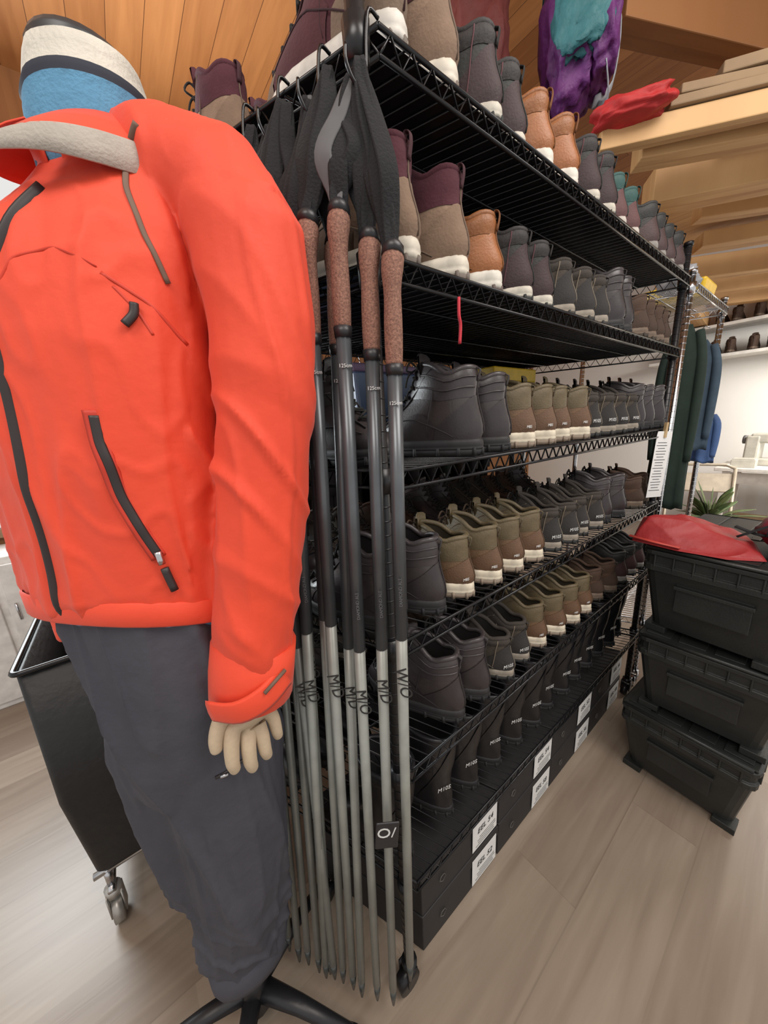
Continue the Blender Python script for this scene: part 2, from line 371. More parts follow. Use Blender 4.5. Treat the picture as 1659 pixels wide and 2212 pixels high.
        y,z=P[-1][1],P[-1][2]+.004
        for s_ in(1,-1): 
            b.tube(spline([(0,y+.002,z),(.016*s_,y+.008,z+.012),(.026*s_,y+.012,z-.004),(.004*s_,y+.01,z-.006)],4),.0021,5)
            b.tube(spline([(0,y+.002,z),(.014*s_,y+.014,z-.012),(.022*s_,y+.018,z-.036)],4),.0021,5)
        parts.append(('laces',b.mesh('laces',[mat(kn+'_lace',(.03,.028,.026) if kn not in('olive','tan') else (.08,.05,.03),.9)]),None))
        b=MB(); w=.0155; R=[]
        ys=[surf(k,tab,math.pi,h,-.002) for h in np.linspace(H-.03,H,4)]
        yy,zz=ys[-1][1],ys[-1][2]
        for (dy,dz) in ((-.002,-.02),(0,0),(.003,.014),(.004,.022),(-.001,.022),(-.002,.0),(-.006,-.03)):
            R.append([(x*w*1.5,yy+dy-abs(x)*.006,zz+dz-abs(x)**3*.008) for x in (-1,-.6,0,.6,1)])
        b.rings(R,False); parts.append(('tongue',b.mesh('tongue',[bandm]),None))
        lz_=.010 if kn in('taupe','wine','tan','teal') else .003
        b=MB(); q=surf(k,tab,0,H-.006,.003)
        b.tube(spline([(0,q[1]-.001,q[2]-.018),(0,q[1]-.005,q[2]),(0,q[1]-.004,q[2]+lz_),(0,q[1]+.003,q[2]+lz_+.003),(0,q[1]+.006,q[2]+.002)],3),.0050,6,flat=.28,up=(0,-1,0))
        parts.append(('pull_loop',b.mesh('pull_loop',[mat(kn+'_loop',tuple(x*.7 for x in k['band']),.8)]),None))
    if k.get('mark'):
        t=k['mark']; hz=.048 if kn!='rubber' else .10
        th0=-.5; q=surf(k,tab,th0,hz,.0058)
        parts.append(('heel_marking',text_mesh(t,.014 if kn=='grey' else (.017 if kn=='rubber' else .009),WHITE,.15),((q[0],q[1],hz),(math.radians(90),0,-.65))))
    return parts
SP={kn:shoe_parts(kn) for kn in KINDS}
def place_shoe(kn,x,y,z,rot,group,sc=1.0,label=None,mark=True):
    k=KINDS[kn]
    e=empty(k['name'],(x,y,z),rot,label or k['label'],'boot' if 'boot' in k['name'] else 'shoe',group)
    e.scale=(sc,sc,sc)
    for (n,me,tr) in SP[kn]:
        if n=='heel_marking' and not mark: continue
        o=bpy.data.objects.new(n,me); COL.objects.link(o); o.parent=e
        if tr: o.location=tr[0]; o.rotation_euler=tr[1]
    return e
TOP=[Z[0]+.0355,Z[1]+.0355]+[z+.0338 for z in Z[2:]]
ANG=.35
ROWS=[
 [('wine',.055),('taupe',.165),('mixed',.275),('mixed',.375),('tan',.475),('tan',.58),('mixed',.685),('mixed',.785),('teal',.89),('teal',.99),('black',1.14),('black',1.25),('black',1.36),('black',1.46)],
 [('taupe',.075),('taupe',.195),('tan',.310),('mixed',.413),('mixed',.513),('grey',.625),('grey',.725),('grey',.82),('leather',.92),('leather',1.02),('brown',1.13),('brown',1.23),('brown',1.33),('brown',1.43)],
 [('leather',.245),('leather',.35),('olive',.45),('olive',.55),('olive',.65),('olive',.745),('grey',.85),('grey',.95),('grey',1.05),('grey',1.15),('leather',1.26),('leather',1.36),('leather',1.455)],
 [('leather',.025),('leather',.125),('olive',.225),('olive',.325),('olive',.425),('olive',.525),('grey',.63),('grey',.73),('grey',.83),('grey',.93),('leather',1.03),('leather',1.13),('brown',1.32),('brown',1.43)],
 [('leather',.18),('leather',.285),('grey',.395),('grey',.495),('olive',.60),('olive',.70),('olive',.80),('olive',.90),('brown',1.03),('brown',1.13),('black',1.25),('black',1.36),('black',1.46)],
 [('rubber',.04),('rubber',.19),('rubber',.30),('rubber',.41),('rubber',.52),('rubber',.63),('rubber',.74),('rubber',.85),('rubber',.96),('rubber',1.07),('rubber',1.18),('rubber',1.29),('rubber',1.40)],
]
GN=['boots on the top shelf','boots on the second shelf','boots on the third shelf','boots on the fourth shelf','boots on the fifth shelf','rubber boots on the bottom shelf']
for i,row in enumerate(ROWS):
    for kn,x in row:
        yy=.014+random.uniform(-.004,.010)
        if kn=='rubber': yy+=.02
        sc=1.03
        if kn in('taupe','wine'): sc=1.12
        if kn=='tan' : sc=1.08
        if kn=='leather' and i==4: sc=1.10
        if kn=='leather' and i==2 and x<.3: sc=1.08
        place_shoe(kn,x-SK*yy+.018,yy,TOP[i],ANG+random.uniform(-.07,.07),GN[i],sc,mark=(i!=1))
place_shoe('leather',.085-SK*.29,.29,TOP[2],ANG+math.pi,GN[2],1.0,'dark leather boot with laces turned toe outwards')
for x in(.095,.205): place_shoe('taupe',x-SK*.325,.325,TOP[0],ANG-.05,GN[0],.98)
BACK=[('taupe','mixed','taupe'),('mixed','black','taupe'),('leather','black','grey'),('leather','grey','brown'),('leather','grey','brown'),('rubber','rubber','rubber')]
for i in range(6):
    n=13
    for j in range(n):
        x=.09+j*.108; kn=BACK[i][(j//2)%3]
        if i==2 and (j<2 or 2<=j<=5 or 7<=j<=10): continue
        if i==0 and j<3: continue
        yb=D-.004
        place_shoe(kn,x-SK*yb,yb,TOP[i],ANG+math.pi+random.uniform(-.03,.03),GN[i].replace('boots','back row boots'),1.0)
def bin_box(xc,yc,w,d,h,mb,ml,label,z=TOP[2],lt=.02):
    X,Y=T(xc,yc); e=empty('storage_bin',(X,Y,z),0,label,'bin')
    b=MB(); b.box((0,0,h/2),(w,d,h),taper=.88); b.obj('bin_body',mb,e,smooth=False,bevel=.008)
    b=MB(); b.box((0,0,h+lt/2-.004),(w+.02,d+.02,lt)); b.obj('lid',ml,e,smooth=False,bevel=.005)
BLB=mat('translucent_blue_plastic',(.16,.24,.42),.35,trans=.2); YEL=mat('yellow_plastic',(.90,.58,.03),.4); DKB=mat('dark_grey_plastic',(.05,.055,.07),.4)
bin_box(.50,.43,.30,.17,.215,BLB,mat('mauve_plastic',(.30,.20,.34),.5),'blue plastic bin with mauve lid on the shelf')
bin_box(1.02,.405,.25,.17,.205,DKB,YEL,'dark plastic bin with yellow lid on the shelf',lt=.048)
# ---------------------------------------------------------------- shoe boxes on the floor
BOXM=mat('black_cardboard',(.022,.021,.022),.6); 
def shoe_box(x0,x1,z0,h,lab):
    e=empty('shoe_box',(0,0,0),0,'black cardboard shoe box with white size label','shoe box','shoe boxes under the shelving')
    d=.36
    def quad(y0_,y1_,za,zb,ex,m,nm,par):
        b=MB(); A=[T(x0-ex,y0_),T(x1+ex,y0_),T(x1+ex,y1_),T(x0-ex,y1_)]
        b.rings([[(a[0],a[1],za) for a in A],[(a[0],a[1],zb) for a in A]]); return b.obj(nm,m,par,smooth=False,bevel=.002)
    quad(.035,.035+d,z0,z0+h-.002,0,BOXM,'box_body',e)
    quad(.032,.038+d,z0+h-.04,z0+h,.003,BOXM,'lid',e)
    lx=x1-SK*.035-.070
    b=MB(); b.box((lx,.0305,z0+h*.50),(.12,.001,.104)); lb=b.obj('paper_label',PAPER,e,smooth=False)
    o=addobj('lettering',text_mesh(lab,.028,INK,.2),lb); o.location=(lx,.0295,z0+h*.60); o.rotation_euler=(math.radians(90),math.radians(random.uniform(-5,5)),0)
    b=MB()
    for q in range(4): b.box((lx+.004*q,.0297,z0+h*.20+q*.009),(.09-.012*(q%2),.0006,.0014))
    b.obj('printed_lines',INK,lb,smooth=False)
    b=MB(); b.tube([(x0+.05,.0315,z0+h*.45),(x0+.056,.0315,z0+h*.45+.012),(x0+.068,.0315,z0+h*.45+.012),(x0+.074,.0315,z0+h*.45),(x0+.062,.0315,z0+h*.45-.012)],.0012,4,close=True,cap=False); b.obj('printed_emblem',mat('faded_print',(.12,.11,.10),.7),e)
labs=['EEL 52','EEL 54','EEL 58','EEL 54','EEL 56','EEL 52','EEL 58','EEL 56']
for i in range(4):
    for j in range(2):
        shoe_box(.07+i*.345,.07+i*.345+.335,j*.142+.001,.14,labs[i*2+j])
# ---------------------------------------------------------------- paper list
b=MB(); b.box((0,0,-.14),(.085,.0008,.27)); e=b.obj('paper_list',PAPER,None,smooth=False,label='long white paper list clipped to the shelf edge',category='paper list')
e.location=(1.41,-.014,1.345); e.rotation_euler=(0,.06,-.35)
b=MB()
for q in range(18): b.box((-.005,-.0008,-.05-q*.0115),(.05+.012*math.sin(q*2.3),.0006,.0022))
b.obj('printed_lines',INK,e,smooth=False)
b=MB(); b.box((0,0,.0),(.012,.010,.06)); b.obj('clothespin',mat('pin_wood',(.5,.35,.18),.6),e,smooth=False)
b=MB(); b.tube(spline([(.16,-.004,1.628),(.158,-.006,1.60),(.162,-.006,1.585),(.16,-.006,1.555)],4),.0028,6); b.obj('red_cord',mat('red_cord',(.55,.02,.04),.6),unit,label='short red cord tied to the wire')
# ---------------------------------------------------------------- trekking poles
CORK=mat('cork_grip',(.30,.15,.105),.85,col2=(.14,.065,.048),scale=350,bump=.3,bscale=400)
SHD=mat('dark_grey_shaft',(.10,.11,.12),.32,.4); SHL=mat('pale_grey_shaft',(.29,.30,.275),.38,.25); TIP=mat('carbide_tip',(.10,.11,.11),.35,.6)
GRS=mat('grey_strap_fabric',(.12,.12,.125),.9)
tops=[(-.030,-.010,1.668),(-.046,.052,1.685),(-.078,.078,1.69),(-.098,.112,1.69),(-.114,.146,1.70),(-.13,.180,1.68),(-.146,.215,1.70),(-.162,.250,1.68),(-.178,.285,1.69),(-.194,.320,1.68),(-.062,.012,1.700),(-.092,.044,1.695),(-.016,-.040,1.645),(-.140,.120,1.68),(-.114,.072,1.66)]
bots=[(-.077,.003,.05),(-.130,.062,.05),(-.155,.110,.05),(-.175,.140,.06),(-.195,.165,.05),(-.212,.190,.06),(-.228,.215,.05),(-.242,.245,.06),(-.254,.275,.05),(-.27,.305,.05),(-.105,.030,.06),(-.140,.085,.05),(-.046,-.030,.16),(-.170,.125,.06),(-.185,.145,.05)]
marks=['M/D','M/D','','M/O','','W/D','','M/D','','','M/O','M/D','W/O','W/D','M/D']
for i,(a,c) in enumerate(zip(tops,bots)):
    a=Vector(a);c=Vector(c); ax=(a-c).normalized()
    e=empty('trekking_pole',c,0,'grey trekking pole with brown cork grip and black strap','trekking pole','trekking poles hanging on the shelving end')
    def P(z_): return a-ax*z_-c
    ln=(a-c).length; gl=.142
    b=MB(); side=Vector((-.8,-.4,0)).normalized()
    b.tube(spline([P(-.002)-side*.006,P(.01)-side*.004,P(.03),P(.055),P(.09),P(.12),P(gl)],3),[.0105+.0048*sm(0,3,q)-.0034*sm(4,9,q)+.0010*sm(9,12,q)-.001*sm(14,18,q) for q in range(19)],14); b.obj('grip',CORK,e)
    b=MB(); b.tube([P(-.012)-side*.009,P(-.004)-side*.006,P(.006)-side*.004],[.008,.0148,.0155],12); b.obj('grip_cap',RUB,e)
    b=MB(); b.tube([P(gl-.002),P(gl+.012)],[.0134,.0120],12); b.obj('grip_ring',RUB,e)
    b=MB(); sp=ln*.385+.03*math.sin(i*2.1); b.tube([P(gl),P(sp)],.0108,10); sh=b.obj('upper_shaft',SHD,e)
    b=MB(); b.tube([P(sp),P(ln-.06)],[.0100,.0090],10); lo=b.obj('lower_shaft',SHL,e)
    b=MB(); b.tube([P(ln-.06),P(ln-.03),P(ln)],[.0090,.007,.003],8); b.obj('pole_tip',TIP,e)
    hk=Vector((-SK*max(a.y,0)-.020,max(a.y,-.0),Z[0]-.015+.012*math.sin(i*3)))
    top=hk-c; rs=random.uniform
    wv=Vector((.6,-.8,0)).normalized()
    for q in range(3):
        b=MB()
        sg=(-1,1,0)[q]; s1=sg*rs(.003,.010)+rs(-.004,.004); s2=sg*rs(.008,.020)+rs(-.006,.006); A0=P(-.004+.02*(q==2)); nd=Vector((-.6,-.6,0))*rs(.002,.016)
        pts=spline([A0,A0*.85+top*.15+wv*s1*.7,A0*.6+top*.4+wv*s2+nd,A0*.3+top*.7+wv*s1+nd*.5,top],6)
        nn=len(pts); b.tube(pts,[.0065+.0065*math.sin(math.pi*t/(nn-1))**.6 for t in range(nn)],10,flat=.13,up=(-.7+.45*sg,-.7,0))
        b.obj('wrist_strap',GRS if (i in(2,10) and q==0) else FAB,e)
    if marks[i]:
        vd=(Vector((p[0],p[1],0))-Vector((c.x,c.y,0))).normalized(); yw=math.atan2(vd.y,vd.x)+math.pi/2
        o=addobj('handwritten_mark',text_mesh(marks[i],.030,INK,.3),lo); q=P(sp+.08+.02*(i%3)); 
        o.location=q+vd*.0108; o.rotation_euler=(Matrix.Rotation(yw,3,'Z')@Matrix.Rotation(math.radians(90),3,'X')@Matrix.Rotation(math.radians(-80),3,'Z')).to_euler()
        o2=addobj('printed_mark',text_mesh('125cm',.007,WHITE),sh); q=P(gl+.05); o2.location=q+vd*.0112; o2.rotation_euler=(math.radians(90),0,yw)
        if i%2==0:
            o3=addobj('printed_mark',text_mesh('DIAMOND ALE',.0075,GRS),sh); q=P(sp-.09); o3.location=q+vd*.0112
            o3.rotation_euler=(Matrix.Rotation(yw,3,'Z')@Matrix.Rotation(math.radians(90),3,'X')@Matrix.Rotation(math.radians(90),3,'Z')).to_euler()
for y in (.0,.07,.14,.21,.28):
    b=MB(); x=-SK*y+.008
    b.tube(spline([(x+.005,y,Z[0]+.036),(x-.010,y,Z[0]+.038),(x-.016,y,Z[0]+.01),(x-.020,y,Z[0]-.03),(x-.035,y,Z[0]-.045),(x-.048,y,Z[0]-.03),(x-.048,y,Z[0]-.012)],4),.0024,6)
    b.obj('metal_hook',BLK,None,label='black metal hook on the shelf end rail',category='hook',group='hooks on the shelf end')
b=MB(); b.box((0,0,0),(.045,.004,.065)); tg=b.obj('pole_tag',RUB,None,smooth=False,bevel=.002,label='black plastic tag with white marking on the poles',category='tag')
tg.location=(-.082,-.030,.66); tg.rotation_euler=(0,.1,-.55)
o=addobj('lettering',text_mesh('O/',.034,WHITE),tg); o.location=(-.002,-.0026,.008); o.rotation_euler=(math.radians(90),0,0)
# ---------------------------------------------------------------- mannequin
c0=Vector((-.335,.225,0)); g=Vector((-.707,-.707,0)); l=Vector((.707,-.707,0))
def M(u_,v_,z): return c0+l*u_+g*v_+Vector((0,0,z))
def ering(cu,cv,A,B,z,n=40,ex=2.3,zt=0,zu=0):
    R=[]
    for i in range(n):
        t=2*math.pi*i/n; cs=math.cos(t);sn=math.sin(t)
        R.append(M(cu+A*math.copysign(abs(cs)**(2/ex),cs),cv+B*math.copysign(abs(sn)**(2/ex),sn),z+zt*sn-zu*cs))
    return R
man=empty('mannequin',(0,0,0),0,'headless mannequin wearing orange-red jacket and dark trousers','mannequin')
ORG=mat('orange_red_shell',(.72,.058,.019),.66,col2=(.66,.050,.016),scale=6,bump=.35,bscale=32,sheen=.08,bdist=.004)
GREYP=mat('taupe_piping',(.16,.10,.07),.7)
BZ=mat('black_zipper',(.025,.018,.018),.5)
CREAM=mat('mannequin_linen',(.50,.39,.27),.75,col2=(.46,.36,.25),scale=200,bump=.1,bscale=500)
PANT=mat('dark_slate_trousers',(.055,.055,.070),.8,col2=(.045,.045,.059),scale=8,bump=.3,bscale=30)
def garment(name,builder,voxel,wr,m,smooth=6):
    me=builder.mesh(name,[m]); o=bpy.data.objects.new(name,me); COL.objects.link(o)
    r=o.modifiers.new('r','REMESH'); r.mode='VOXEL'; r.voxel_size=voxel
    s=o.modifiers.new('s','SMOOTH'); s.iterations=smooth; s.factor=.6
    me=evalmesh(o,name); me.materials.clear(); me.materials.append(m)
    n=len(me.vertices); co=[v.co.copy() for v in me.vertices]; no=[v.normal.copy() for v in me.vertices]
    for i in range(n):
        me.vertices[i].co=co[i]+no[i]*wr(co[i])
    me.polygons.foreach_set('use_smooth',[True]*len(me.polygons)); me.update(); return me
def ridge(q): return (1-abs(noise.noise(q))*2.4)
def fold(q,lo=.3): 
    v=ridge(q)-lo
    return max(0,v)**1.3
b=MB()
ZU=.012
TR=[(1.165,-.004,0,.163,.130,.038),(1.20,-.004,0,.167,.134,.034),(1.30,.0,0,.163,.133,.016),(1.42,.008,.002,.157,.130,0),(1.54,.014,.004,.155,.126,0),(1.62,.018,.002,.155,.116,-.004),(1.67,.024,0,.150,.104,-.014),(1.712,.034,-.006,.132,.090,-.024),(1.745,.042,-.012,.106,.076,-.030),(1.772,.048,-.018,.084,.068,-.034),(1.788,.049,-.02,.070,.060,-.036)]
b.rings([ering(cu,cv,A,B,z,zt=zt,zu=(ZU if z<1.35 else (-.018 if z>1.7 else 0))) for z,cu,cv,A,B,zt in TR])
lp=[M(.08,-.02,1.772),M(.135,-.01,1.755),Vector((-.186,.080,1.712)),Vector((-.166,.056,1.650)),Vector((-.166,.047,1.56)),Vector((-.178,.044,1.46)),Vector((-.196,.044,1.36)),Vector((-.214,.045,1.26)),Vector((-.232,.048,1.16)),Vector((-.246,.052,1.09))]
lr=[.042,.055,.064,.068,.065,.060,.059,.060,.057,.053]
b.tube(lp,lr,20)
rp=[M(-.01,0,1.69),M(-.07,0,1.68),M(-.125,-.01,1.63),M(-.155,-.02,1.56),M(-.165,-.03,1.45),M(-.165,-.02,1.2),M(-.165,0,1.09)]
b.tube(rp,[.040,.050,.054,.054,.050,.046,.044],20)
def wrj(q):
    ac=Vector((-.166-(1.6-q.z)*.155,.046,q.z)) 
    arm=(q-ac).length<.085 and q.z<1.69
    top=1-.6*sm(1.64,1.72,q.z)
    a=.004*noise.noise(Vector((q.x*8,q.y*8,q.z*4)))
    if arm:
        w=.012*fold(Vector((q.x*4+3,q.y*4,(q.z+q.x*1.5)*8)),.42)*(.5+.9*math.exp(-((q.z-1.40)/.09)**2)+.8*math.exp(-((q.z-1.14)/.06)**2))
        w+=.009*fold(Vector((q.x*16,q.y*16+2,q.z*4.5+q.x*6)),.48)
    else:
        w=.014*fold(Vector((q.x*7+q.z*3,q.y*6,(q.z*.7-q.x)*3+7)),.45)
        w+=.012*fold(Vector((q.x*13+4,q.y*13,q.z*3.0)),.55)
        w+=.005*fold(Vector((q.x*24,q.y*24,q.z*13)),.5)
    return (a+w)*top
jm=garment('jacket',b,.0050,wrj,ORG,6)
jk=addobj('jacket',jm,man,label='orange-red windproof shell jacket, zipped')
bvh=BVHTree.FromPolygons([v.co for v in jm.vertices],[tuple(pp.vertices) for pp in jm.polygons])
def cast(x,z,d=Vector((0,1,0)),o=None,off=.0015):
    o=o or Vector((x,-.35,z)); h=bvh.ray_cast(o,d)
    return (h[0]+h[1]*off) if h[0] is not None else None
def path_on(pts,n=10,off=.0015):
    out=[]
    for i in range(len(pts)-1):
        for j in range(n):
            t=j/n; x=pts[i][0]*(1-t)+pts[i+1][0]*t; z=pts[i][1]*(1-t)+pts[i+1][1]*t
            q=cast(x,z,off=off)
            if q: out.append(q)
    for _ in range(3):
        out=[out[0]]+[(out[i-1]+out[i]*2+out[i+1])/4 for i in range(1,len(out)-1)]+[out[-1]]
    return out
def strip(name,pts,r,m,parent,flat=.4):
    if len(pts)>1:
        b=MB(); b.tube(pts,r,8,flat=flat,up=(0,-1,0)); return b.obj(name,m,parent)
strip('piping',path_on([(-.264,1.752),(-.277,1.73),(-.286,1.69),(-.280,1.64),(-.264,1.59)]),.0030,GREYP,jk)
strip('pocket_welt',path_on([(-.3615,1.458),(-.362,1.42),(-.356,1.36),(-.343,1.31),(-.331,1.272)],off=.0008),.0095,mat('orange_welt',(.55,.036,.014),.6),jk,.22)
strip('pocket_zipper',path_on([(-.360,1.452),(-.361,1.42),(-.355,1.36),(-.342,1.31),(-.331,1.275)],off=.0024),.0050,BZ,jk,.3)
strip('zipper_pull',path_on([(-.329,1.262),(-.324,1.222)],6,.006),.0048,BZ,jk,.6)
strip('zipper_slider',path_on([(-.332,1.285),(-.330,1.262)],4,.007),.0042,CHROME,jk,.6)
strip('chest_zipper_pull',path_on([(-.302,1.568),(-.305,1.556),(-.317,1.543)],6,.005),.0045,BZ,jk,.6)
SEAM=mat('orange_seam',(.60,.042,.015),.6)
strip('chest_seam',path_on([(-.326,1.597),(-.29,1.572),(-.252,1.528)],off=.0002),.0022,SEAM,jk)
strip('chest_seam',path_on([(-.318,1.585),(-.300,1.560),(-.290,1.535)],off=.0002),.0016,SEAM,jk)
strip('yoke_seam',path_on([(-.42,1.575),(-.395,1.612),(-.36,1.622),(-.325,1.60)],off=.0001),.0014,SEAM,jk)
zf=[]
for i in range(60):
    t=i/59; z=1.20+t*(1.69-1.20)
    q=cast(0,0,-g,M(-.022+.030*t+.045*max(0,t-.75)*4,.5,z),.0012)
    if q: zf.append(q)
for _ in range(4): zf=[zf[0]]+[(zf[i-1]+zf[i]*2+zf[i+1])/4 for i in range(1,len(zf)-1)]+[zf[-1]]
strip('front_zipper',zf,.0052,BZ,jk,.3)
b=MB(); b.rings([ering(-.004,0,A,B,z,zt=.038,zu=ZU) for A,B,z in ((.160,.128,1.153),(.1675,.1345,1.154),(.1695,.1365,1.157),(.1700,.1370,1.188),(.167,.134,1.190))],True,False,False); b.obj('hem_band',ORG,jk)
b=MB(); cuffp=[Vector((-.238,.050,1.130)),Vector((-.240,.051,1.124)),Vector((-.249,.052,1.080)),Vector((-.256,.053,1.040)),Vector((-.257,.053,1.034))]
b.tube(cuffp,[.052,.0605,.0615,.0605,.055],24); b.obj('cuff',ORG,jk)
b=MB(); b.tube(spline([Vector((-.318,.030,1.058)),Vector((-.290,-.004,1.062)),Vector((-.255,-.0145,1.072)),Vector((-.220,-.004,1.084))],4),.019,8,flat=.14,up=(0,-1,0)); b.obj('cuff_tab',ORG,jk)
b=MB(); b.tube([Vector((-.255,-.0180,1.082)),Vector((-.220,-.0075,1.094))],.0028,6); b.obj('cuff_tab_trim',GREYP,jk)
# collar
nc=Vector((-.290,.205,0))
def colpt(phi,r_,z):
    d=g*math.cos(phi)+l*math.sin(phi); return nc+d*r_+Vector((0,0,z))
def front(phi): return .5+.5*math.cos(phi)
phis=[math.radians(a) for a in np.linspace(6,350,60)]
def cring(phl,ri,ro,zi,zo,w=1):
    return [colpt(ph,ri*(1-front(ph))+ro*front(ph)+w*.003*noise.noise(Vector((ph*2,zi*9,0))),zi*(1-front(ph))+zo*front(ph)+w*.008*noise.noise(Vector((ph*1.5,3,0)))) for ph in phl]
b=MB(); R=[cring(phis,*q) for q in ((.064,.066,1.775,1.705),(.067,.072,1.825,1.746),(.070,.078,1.848,1.763),(.073,.083,1.850,1.765),(.084,.101,1.826,1.749),(.095,.118,1.798,1.732),(.097,.123,1.790,1.727))]
b.rings(R,False); co=b.obj('collar',ORG,jk); sd=co.modifiers.new('s','SOLIDIFY'); sd.thickness=.0016
GRL=mat('grey_fleece_lining',(.44,.40,.35),.9,bump=.2,bscale=300)
b=MB(); ph2=[math.radians(a) for a in np.linspace(-40,56,24)]
R=[]
for (dr,fz) in ((.0004,.10),(.0018,0),(.0022,-.45),(.0016,-1.0),(.0002,-1.02),(-.0006,-.5)):
    row=[]
    for q,ph in zip(cring(ph2,.097,.123,1.790,1.727),ph2):
        wd=.006+.022*sm(-40,50,math.degrees(ph)); hd=(q-nc); hd.z=0; hd.normalize()
        row.append(q+hd*dr+Vector((0,0,fz*wd)))
    R.append(row)
b.rings(R,False); b.obj('collar_lining',GRL,jk)
b=MB(); b.tube(spline([colpt(1.75,.085,1.822),colpt(1.80,.096,1.832),colpt(1.85,.102,1.812),colpt(1.88,.099,1.785)],4),.004,8,flat=.4); b.obj('collar_loop',GREYP,jk)
b=MB(); b.rings([[nc+Vector((math.cos(t)*rr_,math.sin(t)*rr_,z)) for t in [2*math.pi*i/28 for i in range(28)]] for rr_,z in ((.062,1.70),(.056,1.76),(.052,1.82),(.054,1.868),(.050,1.876),(.02,1.879))])
b.obj('mannequin_neck',mat('neck_cap_black',(.03,.035,.04),.4),man)
blue=mat('blue_fleece',(.10,.27,.43),.95,bump=.3,bscale=200); crm=mat('cream_fleece',(.60,.57,.50),.95,bump=.3,bscale=200); nvy=mat('navy_trim',(.02,.025,.04),.8); lgr=mat('light_grey_knit',(.50,.50,.52),.95,bump=.3,bscale=300)
b=MB(); prof=[(.066,1.715),(.066,1.735),(.067,1.745),(.070,1.750),(.0705,1.785),(.069,1.806),(.067,1.822),(.0685,1.826),(.067,1.833),(.064,1.840),(.061,1.853),(.058,1.865),(.054,1.866)]
mi=[3,3,0,0,0,0,2,2,1,1,1,1]
R=[]
for rr_,z in prof:
    R.append([nc+Vector((math.cos(t)*(rr_+.003*noise.noise(Vector((math.cos(t)*2,math.sin(t)*2,z*30)))),math.sin(t)*rr_,z+.008*math.cos(t-.2))) for t in [2*math.pi*i/44 for i in range(44)]])
b.rings(R,True,False,False,mi); b.obj('neck_gaiter',[blue,crm,nvy,lgr],man,label='blue, navy and cream fleece neck gaiter')
b=MB(); b.rings([ering(0,0,A,B,z,zt=.038,zu=ZU) for A,B,z in ((.148,.120,1.140),(.155,.125,1.150),(.156,.125,1.18))]); b.obj('blue_undershirt',blue,man)
# trousers
b=MB()
b.rings([ering(cu,0,A,B,z,zt=.02) for cu,A,B,z in ((.005,.10,.10,.80),(.012,.120,.112,.88),(.020,.128,.118,.96),(.020,.132,.119,1.06),(.012,.136,.119,1.170))])
b.tube([M(.050,0,1.02),M(.052,.0,.88),M(.044,.0,.74),M(.034,.0,.57),M(.022,.0,.43),M(.012,-.0,.33)],[.085,.100,.101,.098,.092,.084],24)
b.tube([M(-.045,0,1.02),M(-.044,.0,.88),M(-.048,.0,.74),M(-.054,.0,.62),M(-.058,.0,.54),M(-.058,-.0,.48)],[.080,.090,.088,.080,.072,.064],20)
def wrp(q): 
    w=.010*noise.noise(Vector((q.x*8,q.y*8,q.z*2.2)))+.026*fold(Vector((q.x*9+5,q.y*9,q.z*1.3+q.x*2)),.42)+.012*fold(Vector((q.x*20+2,q.y*20,q.z*2.6)),.5)
    return w+.016*fold(Vector((q.x*5,q.y*5,q.z*13+q.x*6)),.36)*sm(.60,.38,q.z)
tr=addobj('trousers',garment('trousers',b,.006,wrp,PANT,4),man,label='dark slate-grey hiking trousers')
b=MB(); cc=M(.012,0,0)
b.rings([[cc+Vector((math.cos(t)*(rr_+.005*math.sin(t*5+1)),math.sin(t)*rr_,z+.006*math.sin(t*3))) for t in [2*math.pi*i/36 for i in range(36)]] for rr_,z in ((.070,.268),(.087,.272),(.093,.295),(.093,.330),(.084,.342))],True,False,False); b.obj('trouser_cuff',PANT,tr)
bt=BVHTree.FromPolygons([v.co for v in tr.data.vertices],[tuple(pp.vertices) for pp in tr.data.polygons])
pts=[]
for i in range(12):
    t=i/11; h=bt.ray_cast(Vector((-.325+.075*t,-.3,.885+.018*t)),Vector((0,1,0)))
    if h[0]: pts.append(h[0]+h[1]*.001)
b=MB(); b.tube(pts,.0028,6); b.obj('thigh_zipper',BZ,tr)
b=MB(); b.tube([pts[1]+Vector((0,-.003,0)),pts[2]+Vector((.004,-.004,-.001))],.0035,6); b.obj('zipper_slider',CHROME,tr)
# stand
b=MB(); b.tube([M(0,0,.12),M(0,0,1.0)],.016,14); b.tube([M(0,0,.06),M(0,0,.16)],[.04,.025],16); b.obj('stand_pole',BLKM,man)
b=MB()
for i in range(5):
    a=math.radians(20+72*i); d=Vector((math.cos(a),math.sin(a),0))
    b.tube([M(0,0,.10),M(0,0,.095)+d*.12,M(0,0,.07)+d*.25],[.024,.018,.013],8,flat=.8)
b.obj('stand_base',RUB,man)
for i in range(5):
    a=math.radians(20+72*i); d=Vector((math.cos(a),math.sin(a),0)); w=Vector((-d.y,d.x,0)); c_=M(0,0,.027)+d*.25
    b=MB(); b.tube([c_-w*.02,c_-w*.006],.026,16); b.tube([c_+w*.006,c_+w*.02],.026,16); b.tube([c_,c_+Vector((0,0,.045))],.007,8); b.obj('caster',RUB,man)
